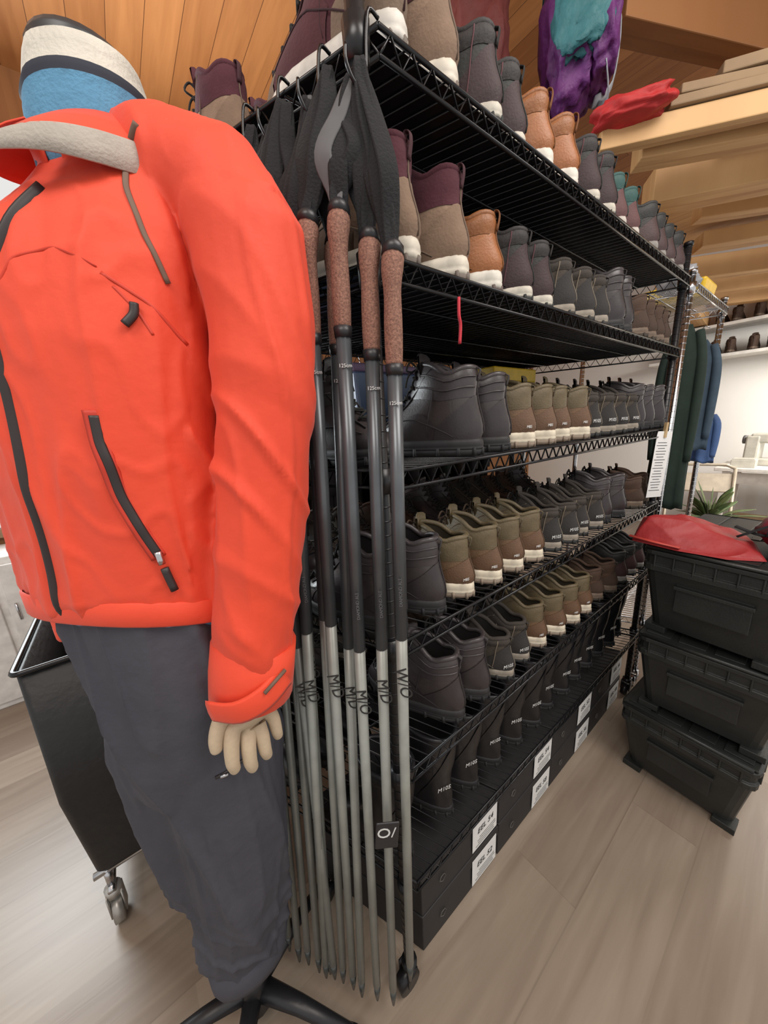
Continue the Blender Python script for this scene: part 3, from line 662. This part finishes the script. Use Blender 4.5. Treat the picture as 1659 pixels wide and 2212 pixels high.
# hand
W0=Vector((-.256,.052,1.080))
hv=[W0,Vector((-.262,.049,1.045)),Vector((-.268,.045,1.016))]; he=[(0,1),(1,2)]; hr=[(.034,.026),(.040,.026),(.045,.023)]
def finger(pts,rs,root):
    last=root
    for q,r_ in zip(pts,rs):
        hv.append(Vector(q)); hr.append((r_,r_)); he.append((last,len(hv)-1)); last=len(hv)-1
finger([(-.296,.038,1.003),(-.301,.031,.983),(-.304,.028,.958),(-.301,.032,.937)],[.0155,.0118,.0104,.0078],2)
finger([(-.276,.039,.994),(-.279,.030,.972),(-.281,.027,.943),(-.277,.032,.921)],[.0155,.0120,.0106,.0080],2)
finger([(-.256,.041,.994),(-.257,.033,.972),(-.257,.030,.945),(-.253,.035,.925)],[.0155,.0118,.0104,.0078],2)
finger([(-.236,.045,1.001),(-.235,.039,.983),(-.234,.037,.960),(-.231,.041,.943)],[.0140,.0108,.0096,.0074],2)
finger([(-.292,.050,1.036),(-.309,.045,1.020),(-.318,.041,.998),(-.319,.040,.978)],[.016,.0130,.0112,.0086],1)
addobj('mannequin_hand',skinned('mannequin_hand',hv,he,hr,CREAM,2),man,label='cream cloth-covered mannequin hand')
# ---------------------------------------------------------------- hamper cart
e=empty('hamper_cart',(0,0,0),0,'black fabric hamper cart on chrome wheeled frame','hamper cart')
x0,x1,ya,yb_=-.645,-.12,.66,1.35
BF=mat('black_nylon',(.010,.010,.011),.5,bump=.2,bscale=40)
def rr(x0,x1,y0,y1,z,rad=.05,n=6,wob=0):
    R=[]
    for cx,cy,a0 in ((x1-rad,y1-rad,0),(x0+rad,y1-rad,90),(x0+rad,y0+rad,180),(x1-rad,y0+rad,270)):
        for i in range(n+1):
            a=math.radians(a0+90*i/n); R.append(Vector((cx+math.cos(a)*rad,cy+math.sin(a)*rad,z+wob*math.sin(i*9+a0))))
    return R
b=MB(); b.rings([rr(x0+.02,x1-.02,ya+.01,yb_-.02,.20,.02),rr(x0+.01,x1-.01,ya+.005,yb_-.01,.215,.02),rr(x0-.008,x1+.01,ya-.010,yb_+.01,.50,.02),rr(x0,x1,ya,yb_,.90,.015),rr(x0+.012,x1-.012,ya+.012,yb_-.012,.90,.015),rr(x0+.01,x1-.01,ya+.02,yb_-.02,.55,.015),rr(x0+.04,x1-.04,ya+.04,yb_-.04,.23,.015)])
b.obj('fabric_bag',BF,e)
b=MB(); b.tube(rr(x0-.004,x1+.004,ya-.004,yb_+.004,.903,.015),.007,8,close=True,cap=False); b.obj('rim',BLK,e)
b=MB()
for (x,y) in ((x0+.03,ya+.02),(x1-.03,ya+.02),(x0+.03,yb_-.02),(x1-.03,yb_-.02)): b.tube([(x,y,.20),(x,y,.12)],.010,8)
for y in(ya+.02,yb_-.02): b.tube([(x0,y,.195),(x1,y,.195)],.010,8)
for x in(x0+.03,x1-.03): b.tube([(x,ya,.13),(x,yb_,.13)],.010,8)
b.obj('chrome_frame',CHROME,e)
for (x,y) in ((x0+.03,ya+.02),(x1-.03,ya+.02),(x0+.03,yb_-.02),(x1-.03,yb_-.02)):
    b=MB(); b.tube([(x-.012,y,.04),(x+.012,y,.04)],.04,20); b.box((x-.018,y,.07),(.004,.04,.08)); b.box((x+.018,y,.07),(.004,.04,.08)); b.tube([(x,y,.10),(x,y,.125)],.022,12); b.obj('caster',mat('caster_grey',(.45,.43,.40),.35,.5),e)
# ---------------------------------------------------------------- totes
TOTE=mat('black_tote_plastic',(.011,.013,.013),.45,col2=(.022,.024,.022),scale=7,bump=.08,bscale=200)
def tote(loc,rot,lid=True):
    e=empty('storage_tote',loc,rot,'black plastic storage tote with folding lid, stacked','storage tote','stacked black storage totes')
    Lx,Ly,H=.60,.38,.315
    b=MB(); 
    tp=.82
    b.rings([rr(-Lx/2*s,Lx/2*s,-Ly/2*s,Ly/2*s,z,.03,3) for s,z in ((tp,.02),(tp+.005,.03),(.955,H-.085),(.955,H-.08),(1.0,H-.075),(1.0,H-.055),(.975,H-.052),(.975,H-.022),(1.01,H-.018),(1.01,H-.004),(.97,H)) ])
    for sx in(-1,1):
        for sy in(-1,1): b.box((sx*Lx/2*.77,sy*Ly/2*.72,.012),(.06,.06,.024))
    for i in range(9):
        x=-Lx/2*.85+i*Lx*.85/8
        for sy in(-1,1): b.box((x,sy*Ly/2*.985,H-.040),(.006,.012,.045))
    for i in range(7):
        y=-Ly/2*.80+i*Ly*.80/6
        for sx in(-1,1): b.box((sx*Lx/2*.985,y,H-.040),(.012,.006,.045))
    for sx in(-1,1):
        b.box((sx*Lx/2*.92,0,H*.50),(.012,.18,.10)); b.box((sx*Lx/2*.945,0,H*.62),(.02,.19,.012))
    b.obj('tote_body',TOTE,e,smooth=False,bevel=.002)
    b=MB()
    for sx in(-1,1):
        b.box((sx*.148,0,H+.004),(.29,Ly*.97,.006))
        for j in range(4): b.box((sx*.148,-.135+j*.09,H+.009),(.26,.07,.005))
    for j in range(8): b.box((0,-.165+j*.047,H+.01),(.035,.022,.008))
    b.obj('lid',TOTE,e,smooth=False,bevel=.0015)
    for sx in(-1,1):
        b=MB(); b.tube([(sx*.299,-Ly/2*.92,H+.004),(sx*.299,Ly/2*.92,H+.004)],.006,8); b.obj('hinge_rod',TOTE,e)
    return e
tote((1.325,-.290,0),-.05); tote((1.318,-.295,.328),.02); tote((1.300,-.305,.656),-.08)
RED=mat('red_nylon',(.34,.022,.024),.55,col2=(.27,.015,.018),scale=8,bump=.35,bscale=18)
CRIM=mat('crimson_nylon',(.20,.012,.028),.5,bump=.3,bscale=22)
def lump(name,c_,dims,rot,m,label,cat,seed=0,amp=.14,nu=28,nv=16,parent=None,pin=0,ex=1.0):
    b=MB(); R=[]
    Mx=Matrix.Rotation(rot,3,'Z')
    for i in range(nv+1):
        ph=-math.pi/2+math.pi*i/nv
        if i in(0,nv): ph*=.985
        R.append([])
        for j in range(nu):
            t=2*math.pi*j/nu; d=Vector((math.cos(ph)*math.cos(t),math.cos(ph)*math.sin(t),math.sin(ph)))
            k=1+amp*noise.noise(d*2.2+Vector((seed,0,0)))+amp*.5*noise.noise(d*5+Vector((0,seed,0)))+amp*.5*fold(d*3+Vector((seed,seed,0)),.4)
            q=Vector([math.copysign(abs(cc_)**ex,cc_) for cc_ in d])
            q=Vector((q.x*dims[0]*k,q.y*dims[1]*k,q.z*dims[2]*k))
            R[-1].append(Vector(c_)+Mx@q)
    b.rings(R); return b.obj(name,m,parent,label=label,category=cat)
zt=.984
V=[(1.02,-.055,zt),(1.00,-.18,zt),(1.01,-.30,zt),(1.06,-.375,zt),(1.25,-.33,zt),(1.27,-.12,zt),(1.16,-.03,zt),
   (1.035,-.065,zt+.030),(1.02,-.18,zt+.012),(1.03,-.29,zt+.010),(1.07,-.36,zt+.012),(1.22,-.31,zt+.03),(1.23,-.12,zt+.06),(1.14,-.05,zt+.055),
   (1.060,-.085,zt+.080),(1.09,-.19,zt+.082),(1.10,-.28,zt+.042),(1.16,-.15,zt+.085)]
F=[(0,1,8,7),(1,2,9,8),(2,3,10,9),(3,4,11,10),(4,5,12,11),(5,6,13,12),(6,0,7,13),(7,8,14),(8,15,14),(8,9,16,15),(9,10,16),(10,11,16),(11,17,15,16),(11,12,17),(12,13,17),(13,14,17),(13,7,14),(14,15,17),(6,5,4,3,2,1,0)]
b=MB(); b.v=V; b.f=F; b.m=[0]*len(F)
me=b.mesh('red_dry_bag',[RED],True); o=bpy.data.objects.new('t',me); COL.objects.link(o)
s=o.modifiers.new('s','SUBSURF'); s.subdivision_type='SIMPLE'; s.levels=4; s.render_levels=4; s=o.modifiers.new('m','SMOOTH'); s.iterations=2; s.factor=.5
me=evalmesh(o,'red_dry_bag')
for v in me.vertices:
    if v.co.z>zt+.006: v.co.z+=.006*noise.noise(v.co*18)+.012*fold(Vector((v.co.x*10+v.co.y*8,v.co.y*6,v.co.z*5)),.4); v.co.z=max(v.co.z,zt+.004)
me.polygons.foreach_set('use_smooth',[True]*len(me.polygons))
bag=addobj('red_dry_bag',me,None,label='red nylon dry bag lying on the stacked totes',category='bag')
b=MB(); b.tube([(1.012,-.05,zt+.02),(1.015,-.12,zt+.012),(1.008,-.19,zt+.010)],.010,6,flat=.3); b.obj('roll_top_seam',mat('red_edge',(.50,.06,.045),.5),bag)
lump('crimson_bag',(1.24,-.43,zt+.055),(.17,.10,.048),0,CRIM,'crimson nylon bag slumped on the stacked totes','bag',3)
b=MB(); b.tube(spline([(1.13,-.29,zt+.075),(1.12,-.35,zt+.06),(1.10,-.40,zt+.075),(1.09,-.47,zt+.07)],4),.013,6,flat=.25); b.box((1.105,-.375,zt+.075),(.05,.03,.012)); b.tube(spline([(1.10,-.30,zt+.05),(1.15,-.40,zt+.11),(1.2,-.46,zt+.10)],4),.008,6,flat=.3); b.obj('webbing_strap',FAB,None,label='black webbing strap with buckle lying across the bags',category='strap')
# ---------------------------------------------------------------- hanging clothes
def hanging(name,c_,w,dep,z0,z1,m,rot,label,cat,seed,group=None):
    e=empty(name,(c_[0],c_[1],0),rot,label,cat,group)
    b=MB(); R=[]; n=40
    for i in range(22):
        t=i/21; z=z1+(z0-z1)*t
        ww=w*(.25+.75*sm(0,.13,t))*(1+.12*t); dd=dep*(.5+.5*sm(0,.2,t))*(1+.2*t)
        R.append([Vector((math.cos(a)*ww*(1+.10*math.sin(a*9+seed)*t+.06*noise.noise(Vector((a*2,t*3,seed)))),math.sin(a)*dd*(1+.22*math.sin(a*7+seed*2)*t),z+.01*math.sin(a*5))) for a in [2*math.pi*j/n for j in range(n)]])
    b.rings(R); b.obj('garment_body',m,e)
    sr=min(1,w/.16); hl=min(.60,(z1-z0)*.9)
    for s_ in(1,-1):
        b=MB(); b.tube(spline([(s_*w*.65,0,z1-.05*sr),(s_*w*1.02,0.01,z1-.16*hl/.6),(s_*w*1.08,.012,z1-.38*hl/.6),(s_*w*1.02,.01,z1-hl)],4),[.035*sr+.01*sr*math.sin(q/12*3.1) for q in range(13)],12); b.obj('sleeve',m,e)
    b=MB(); b.tube([(0,0,z1-.01),(0,0,z1+.03),(.02,0,z1+.05),(.0,0,z1+.075),(-.02,0,z1+.06)],.003,6); b.obj('hanger_hook',CHROME,e)
    return e
GRN=mat('dark_green_fabric',(.014,.030,.022),.85,bump=.2,bscale=30); BLU=mat('slate_blue_fabric',(.05,.085,.125),.8,bump=.2,bscale=30); RB=mat('royal_blue_fabric',(.07,.14,.33),.7,bump=.2,bscale=30)
BKF=mat('black_fabric',(.013,.014,.017),.85,bump=.2,bscale=30)
hanging('hanging_jacket',(1.80,.05),.070,.033,.95,1.78,GRN,1.45,'dark green jacket hanging from the chrome shelving','jacket',1)
hanging('hanging_jacket',(1.92,.08),.070,.033,.98,1.78,BKF,1.45,'black jacket hanging from the chrome shelving','jacket',2)
hanging('hanging_jacket',(2.05,.04),.070,.03,1.22,1.74,BLU,1.45,'slate blue jacket hanging from the chrome shelving','jacket',3)
hanging('hanging_jacket',(2.17,.01),.060,.030,1.14,1.40,RB,1.45,'bright blue garment hanging below the jackets','jacket',4)
lump('plastic_bag',(1.76,.10,1.975),(.07,.07,.06),0,mat('clear_plastic',(.5,.52,.56),.2,trans=.3),'translucent plastic bag on the chrome shelf','plastic bag',5,.3)
b=MB(); b.box((1.98,.15,1.955),(.22,.25,.08),taper=.9); b.obj('storage_bin',YEL,None,smooth=False,label='yellow plastic bin on the chrome shelf',category='bin',bevel=.01)
e=empty('backdrop_rail',(0,0,0),0,'black metal clothes rail added behind the shelving to carry a dark backdrop','clothes rail')  # rail added only to hold the dark backdrop behind the shelves
b=MB(); b.tube([(.0,1.15,1.80),(1.75,1.15,1.80)],.012,10)
for x in(.0,1.75): b.tube([(x,1.15,1.80),(x,1.15,.05)],.012,10); b.tube([(x,.95,.03),(x,1.35,.03)],.014,10)
b.obj('rail_frame',BLKM,e)
DKC=[BKF,mat('charcoal_fabric',(.03,.03,.034),.85,bump=.2,bscale=30),mat('dark_brown_fabric',(.035,.025,.02),.85,bump=.2,bscale=30),GRN]
for i in range(13):  # coats added as backdrop so the gaps between shelves look dark
    hanging('backdrop_coat',(.10+i*.128,1.15),.21,.040,.55,1.73,DKC[(i*7)%4],1.2,'dark coat added behind the shelving as a dark backdrop','coat',i+5,'dark coats added as backdrop')
# ---------------------------------------------------------------- far wall fittings
WS=mat('white_laminate',(.78,.75,.70),.5)
for k_,z in enumerate((2.22,1.93)):
    b=MB(); b.box((4.83,-.1,z),(.34,2.2,.03)); 
    for y in(-.9,.0,.8): b.box((4.95,y,z-.08),(.02,.03,.14)); b.box((4.86,y,z-.02),(.2,.03,.02))
    b.obj('wall_shelf',WS,None,smooth=False,label='white wall shelf carrying brown boots',category='shelf',bevel=.003)
    for j in range(9):
        place_shoe('brown',4.70,.75-j*.14+(0.02 if j%2 else 0),z+.0155,math.radians(-90+random.uniform(-10,10)),'brown boots on the wall shelves',1.0)
e=empty('work_table',(0,0,0),0,'white work table against the wall','table')
b=MB(); b.box((4.4,-.75,.865),(.8,1.9,.03)); b.obj('table_top',WS,e,smooth=False,bevel=.004)
for (x,y) in((4.05,.12),(4.05,-1.6),(4.75,.12),(4.75,-1.6)): 
    b=MB(); b.box((x,y,.425),(.05,.05,.85)); b.obj('leg',WS,e,smooth=False)
b=MB(); b.box((4.1,-.75,.78),(.02,1.7,.1)); b.box((4.1,-.75,.3),(.02,1.7,.03)); b.obj('apron',WS,e,smooth=False)
e=empty('sewing_machine',(4.35,-.15,.8805),math.radians(80),'cream sewing machine on the work table','sewing machine')
SM=mat('cream_plastic',(.62,.60,.52),.4)
b=MB(); b.box((0,0,.03),(.42,.18,.06)); b.obj('machine_base',SM,e,smooth=False,bevel=.01)
b=MB(); b.box((.16,0,.16),(.10,.14,.22)); b.box((-.02,0,.245),(.40,.13,.09)); b.obj('machine_arm',SM,e,smooth=False,bevel=.015)
b=MB(); b.tube([(.215,0,.23),(.24,0,.23)],.04,20); b.obj('hand_wheel',mat('grey_plastic',(.2,.2,.2),.4),e)
b=MB(); b.box((-.18,0,.15),(.03,.04,.12)); b.tube([(-.18,0,.10),(-.18,0,.065)],.003,6); b.obj('needle_head',CHROME,e,smooth=False)
def small_box(nm,c_,d_,m,lab,cat):
    b=MB(); b.box((0,0,d_[2]/2),d_); b.box((0,0,d_[2]+.004),(d_[0]*.9,d_[1]*.9,.008)); o=b.obj(nm,m,None,smooth=False,label=lab,category=cat,bevel=.004); o.location=c_
small_box('paper_pile',(4.2,-.52,.8805),(.22,.30,.05),PAPER,'pile of white papers on the work table','paper pile')
small_box('label_maker',(4.15,.03,.8805),(.14,.16,.07),SM,'cream label maker on the work table','label maker')
small_box('cardboard_box',(4.4,-.62,.001),(.35,.4,.26),mat('brown_cardboard',(.38,.25,.14),.8),'brown cardboard box under the work table','box')
small_box('cardboard_box',(4.4,-.1,.001),(.3,.35,.36),mat('brown_cardboard',(.38,.25,.14),.8),'brown cardboard box under the work table','box')
b=MB(); b.tube([(0,0,0),(0,0,.12),(0,0,.14),(0,0,.18)],[.03,.03,.012,.012],14); o=b.obj('spray_bottle',RUB,None,label='small dark bottle on the work table',category='bottle'); o.location=(4.25,-.33,.8805)
b=MB(); b.box((0,0,.0),(.012,.55,.38)); b.box((-.006,0,.0),(.004,.50,.33),mi=1); o=b.obj('pinned_poster',[PAPER,mat('poster_map',(.55,.50,.36),.8,col2=(.35,.45,.40),scale=6)],None,smooth=False,label='printed map poster pinned on the wall',category='poster'); o.location=(4.993,-.55,1.45)
e=empty('potted_plant',(2.9,.02,0),0,'leafy green plant in a dark pot','plant')
b=MB(); b.tube([(0,0,0),(0,0,.60),(0,0,.63),(0,0,.65)],[.10,.13,.14,.12],20); b.obj('pot',DKB,e)
for i in range(40):
    b=MB(); a=random.uniform(0,6.28); el=random.uniform(.2,1.3); ln=random.uniform(.16,.32); d=Vector((math.cos(a)*math.cos(el),math.sin(a)*math.cos(el),math.sin(el)))
    b.tube(spline([Vector((0,0,.63)),Vector((0,0,.65))+d*ln*.5,Vector((0,0,.65))+d*ln+Vector((0,0,-.03))],4),[.004,.006,.010,.016,.024,.028,.022,.012,.002],6,flat=.12)
    b.obj('leaf',mat('leaf_green',(.06,.12,.03),.6,col2=(.16,.18,.08),scale=18),e)
e=empty('folding_chair',(3.45,.18,0),math.radians(15),'cream metal folding chair','chair')
CH=mat('cream_metal',(.50,.43,.33),.4,.2)
b=MB()
for s_ in(1,-1):
    b.tube([(-.20,s_*.21,.01),(.0,s_*.21,.45),(.17,s_*.21,.92)],.012,8); b.tube([(.20,s_*.19,.01),(-.12,s_*.19,.46)],.012,8)
b.tube([(.17,.21,.92),(.175,.15,.95),(.175,-.15,.95),(.17,-.21,.92)],.012,8); b.tube([(-.17,-.21,.08),(-.17,.21,.08)],.009,8)
b.obj('chair_frame',CH,e)
b=MB(); b.box((-.02,0,.455),(.38,.38,.02)); b.obj('seat',CH,e,smooth=False,bevel=.006)
b=MB(); b.box((.145,0,.80),(.02,.40,.16),Matrix.Rotation(.35,3,'Y')); b.obj('backrest',CH,e,smooth=False,bevel=.006)
# ---------------------------------------------------------------- timbers
def beam(name,A,B,w,h,m,label,structure=True,cat=None,down=0):
    A=Vector(A);B=Vector(B); d=B-A; ln=d.length; o_=MB(); o_.box((0,ln/2,0),(w,ln,h))
    ob=o_.obj(name,m,None,smooth=False,bevel=.004,label=label); ob.location=A
    ob.rotation_euler=(math.asin(d.z/ln),0,math.atan2(-d.x,d.y))
    if structure: ob['kind']='structure'
    else: ob['category']=cat
    return ob
dd=Vector((.62,-.78,0)).normalized(); n_=1
for i,(sx,sy,w,h,zz,da) in enumerate(((1.29,.28,.05,.07,2.40,.0),(1.47,.215,.09,.09,2.40,.05),(1.80,.27,.14,.14,2.39,-.04),(2.30,.20,.08,.10,2.43,.05),(2.70,.27,.13,.08,2.40,-.03),(3.25,.44,.10,.14,2.42,.02),(3.8,.5,.10,.12,2.42,0),(4.4,.5,.10,.12,2.42,0))):
    d2=Matrix.Rotation(da,3,'Z')@dd
    beam('trim_%d'%n_,(sx,sy,zz),Vector((sx,sy,zz))+d2*1.9,w,h,PINE,'pine ceiling joist'); n_+=1
beam('trim_%d'%n_,(1.9,.34,2.31),(4.9,.62,2.31),.10,.12,PINE,'pine carrier beam under the joists'); n_+=1
beam('trim_%d'%n_,(2.05,.30,2.30),(2.12,.22,2.02),.05,.09,PINE,'short pine brace under the joists'); n_+=1
beam('trim_%d'%n_,(1.396,.305,2.87),(2.9,-.38,2.87),.10,.16,PINED,'dark pine rafter'); n_+=1
b=MB(); R3=Matrix.Rotation(math.atan2(-dd.x,dd.y),3,'Z')
b.box((2.75,-.35,2.49),(1.1,1.7,.018),R3); b.obj('trim_%d'%n_,PINE,None,smooth=False,kind='structure',label='plywood loft board over the joists')
CARD=mat('beige_cardboard',(.34,.23,.13),.8,col2=(.25,.17,.10),scale=5)
for i,(off,zz,ln,y_,ra) in enumerate(((0,2.452,.95,.13,0),(.015,2.482,.85,.11,.05),(.10,2.517,.6,.02,-.05))):
    A=Vector((1.43+off,y_,zz)); ob=beam('long_carton',A,A+(Matrix.Rotation(ra,3,'Z')@dd)*ln,.11,.028 if i<2 else .035,CARD,'long beige carton lying on the joists',False,'carton'); ob['group']='cartons on the joists'
lump('red_stuff_sack',(1.30,.185,2.447),(.06,.115,.030),.55,mat('bright_red_nylon',(.46,.02,.02),.65,bump=.4,bscale=22),'red stuff sack lying on the joists','stuff sack',8,.22,ex=.7,nu=44,nv=26)
e=empty('backpack',(1.21,.36,2.72),.5,'purple and teal backpack hanging from the ceiling','backpack')
PUR=mat('purple_nylon',(.12,.018,.14),.6,bump=.5,bscale=22,bdist=.02); TEAL=mat('teal_nylon',(.03,.15,.17),.6,bump=.5,bscale=22,bdist=.02)
def lump_l(nm,c_,d_,m,s_,ex=.7,amp=.26): lump(nm,c_,d_,0,m,None,None,s_,amp,parent=e,ex=ex,nu=48,nv=32)
lump_l('pack_body',(0,0,0),(.13,.10,.20),PUR,11)
lump_l('front_pocket',(-.02,-.085,-.07),(.10,.05,.10),PUR,12)
lump_l('lid',(0,-.01,.17),(.13,.11,.06),TEAL,13)
lump_l('side_panel',(-.10,-.02,.02),(.05,.085,.15),TEAL,14)
b=MB(); b.tube(spline([(.05,-.10,.18),(.08,-.15,.05),(.09,-.14,-.12),(.03,-.08,-.19)],4),.018,8,flat=.2,up=(0,-1,0)); b.obj('strap',mat('grey_webbing',(.35,.37,.40),.8),e)
b=MB(); b.tube(spline([(-.08,-.10,-.15),(.0,-.12,-.22),(.13,-.06,-.12)],4),.012,8,flat=.2,up=(0,-1,0)); b.obj('strap',mat('grey_webbing',(.35,.37,.40),.8),e)
b=MB(); b.tube([(0,0,.2),(0,0,.67)],.004,6); b.obj('hanging_cord',FAB,e)
e=empty('hanging_bag',(1.02,.62,2.72),.5,'dark red fabric bag hanging from the ceiling','bag')
lump_l('bag_body',(0,0,0),(.12,.10,.24),mat('dark_red_nylon',(.12,.018,.015),.7,bump=.4,bscale=18,bdist=.02),21)
b=MB(); b.tube([(0,0,.2),(0,0,.67)],.004,6); b.obj('hanging_cord',FAB,e)
# ---------------------------------------------------------------- lights
w=bpy.data.worlds.new('world'); scn.world=w; w.use_nodes=True
w.node_tree.nodes['Background'].inputs[0].default_value=(1.0,.985,.96,1); w.node_tree.nodes['Background'].inputs[1].default_value=.82
def area(loc,rot,size,power,col=(1,.94,.86)):
    ld=bpy.data.lights.new('area','AREA'); ld.energy=power; ld.size=size; ld.color=col
    o=bpy.data.objects.new('area_lamp',ld); o.location=loc; o.rotation_euler=rot; COL.objects.link(o)  # bare area lamp, no fixture modelled
area((.6,-1.3,3.1),(math.radians(20),0,0),1.2,44,(1,.95,.89))
area((-1.2,-.8,3.1),(math.radians(15),math.radians(-20),0),.9,26,(1,.95,.89))
area((3.6,-1.2,2.3),(0,math.radians(-25),0),1.0,95,(1,.96,.90))
area((-1.1,2.5,2.1),(math.radians(-90),0,0),1.3,80,(.9,.97,1))  # stands in for daylight coming through the window
area((.2,1.6,2.5),(math.radians(180),0,0),1.0,13,(1,.9,.78))  # upward fill added to brighten the ceiling boards, not a fixture
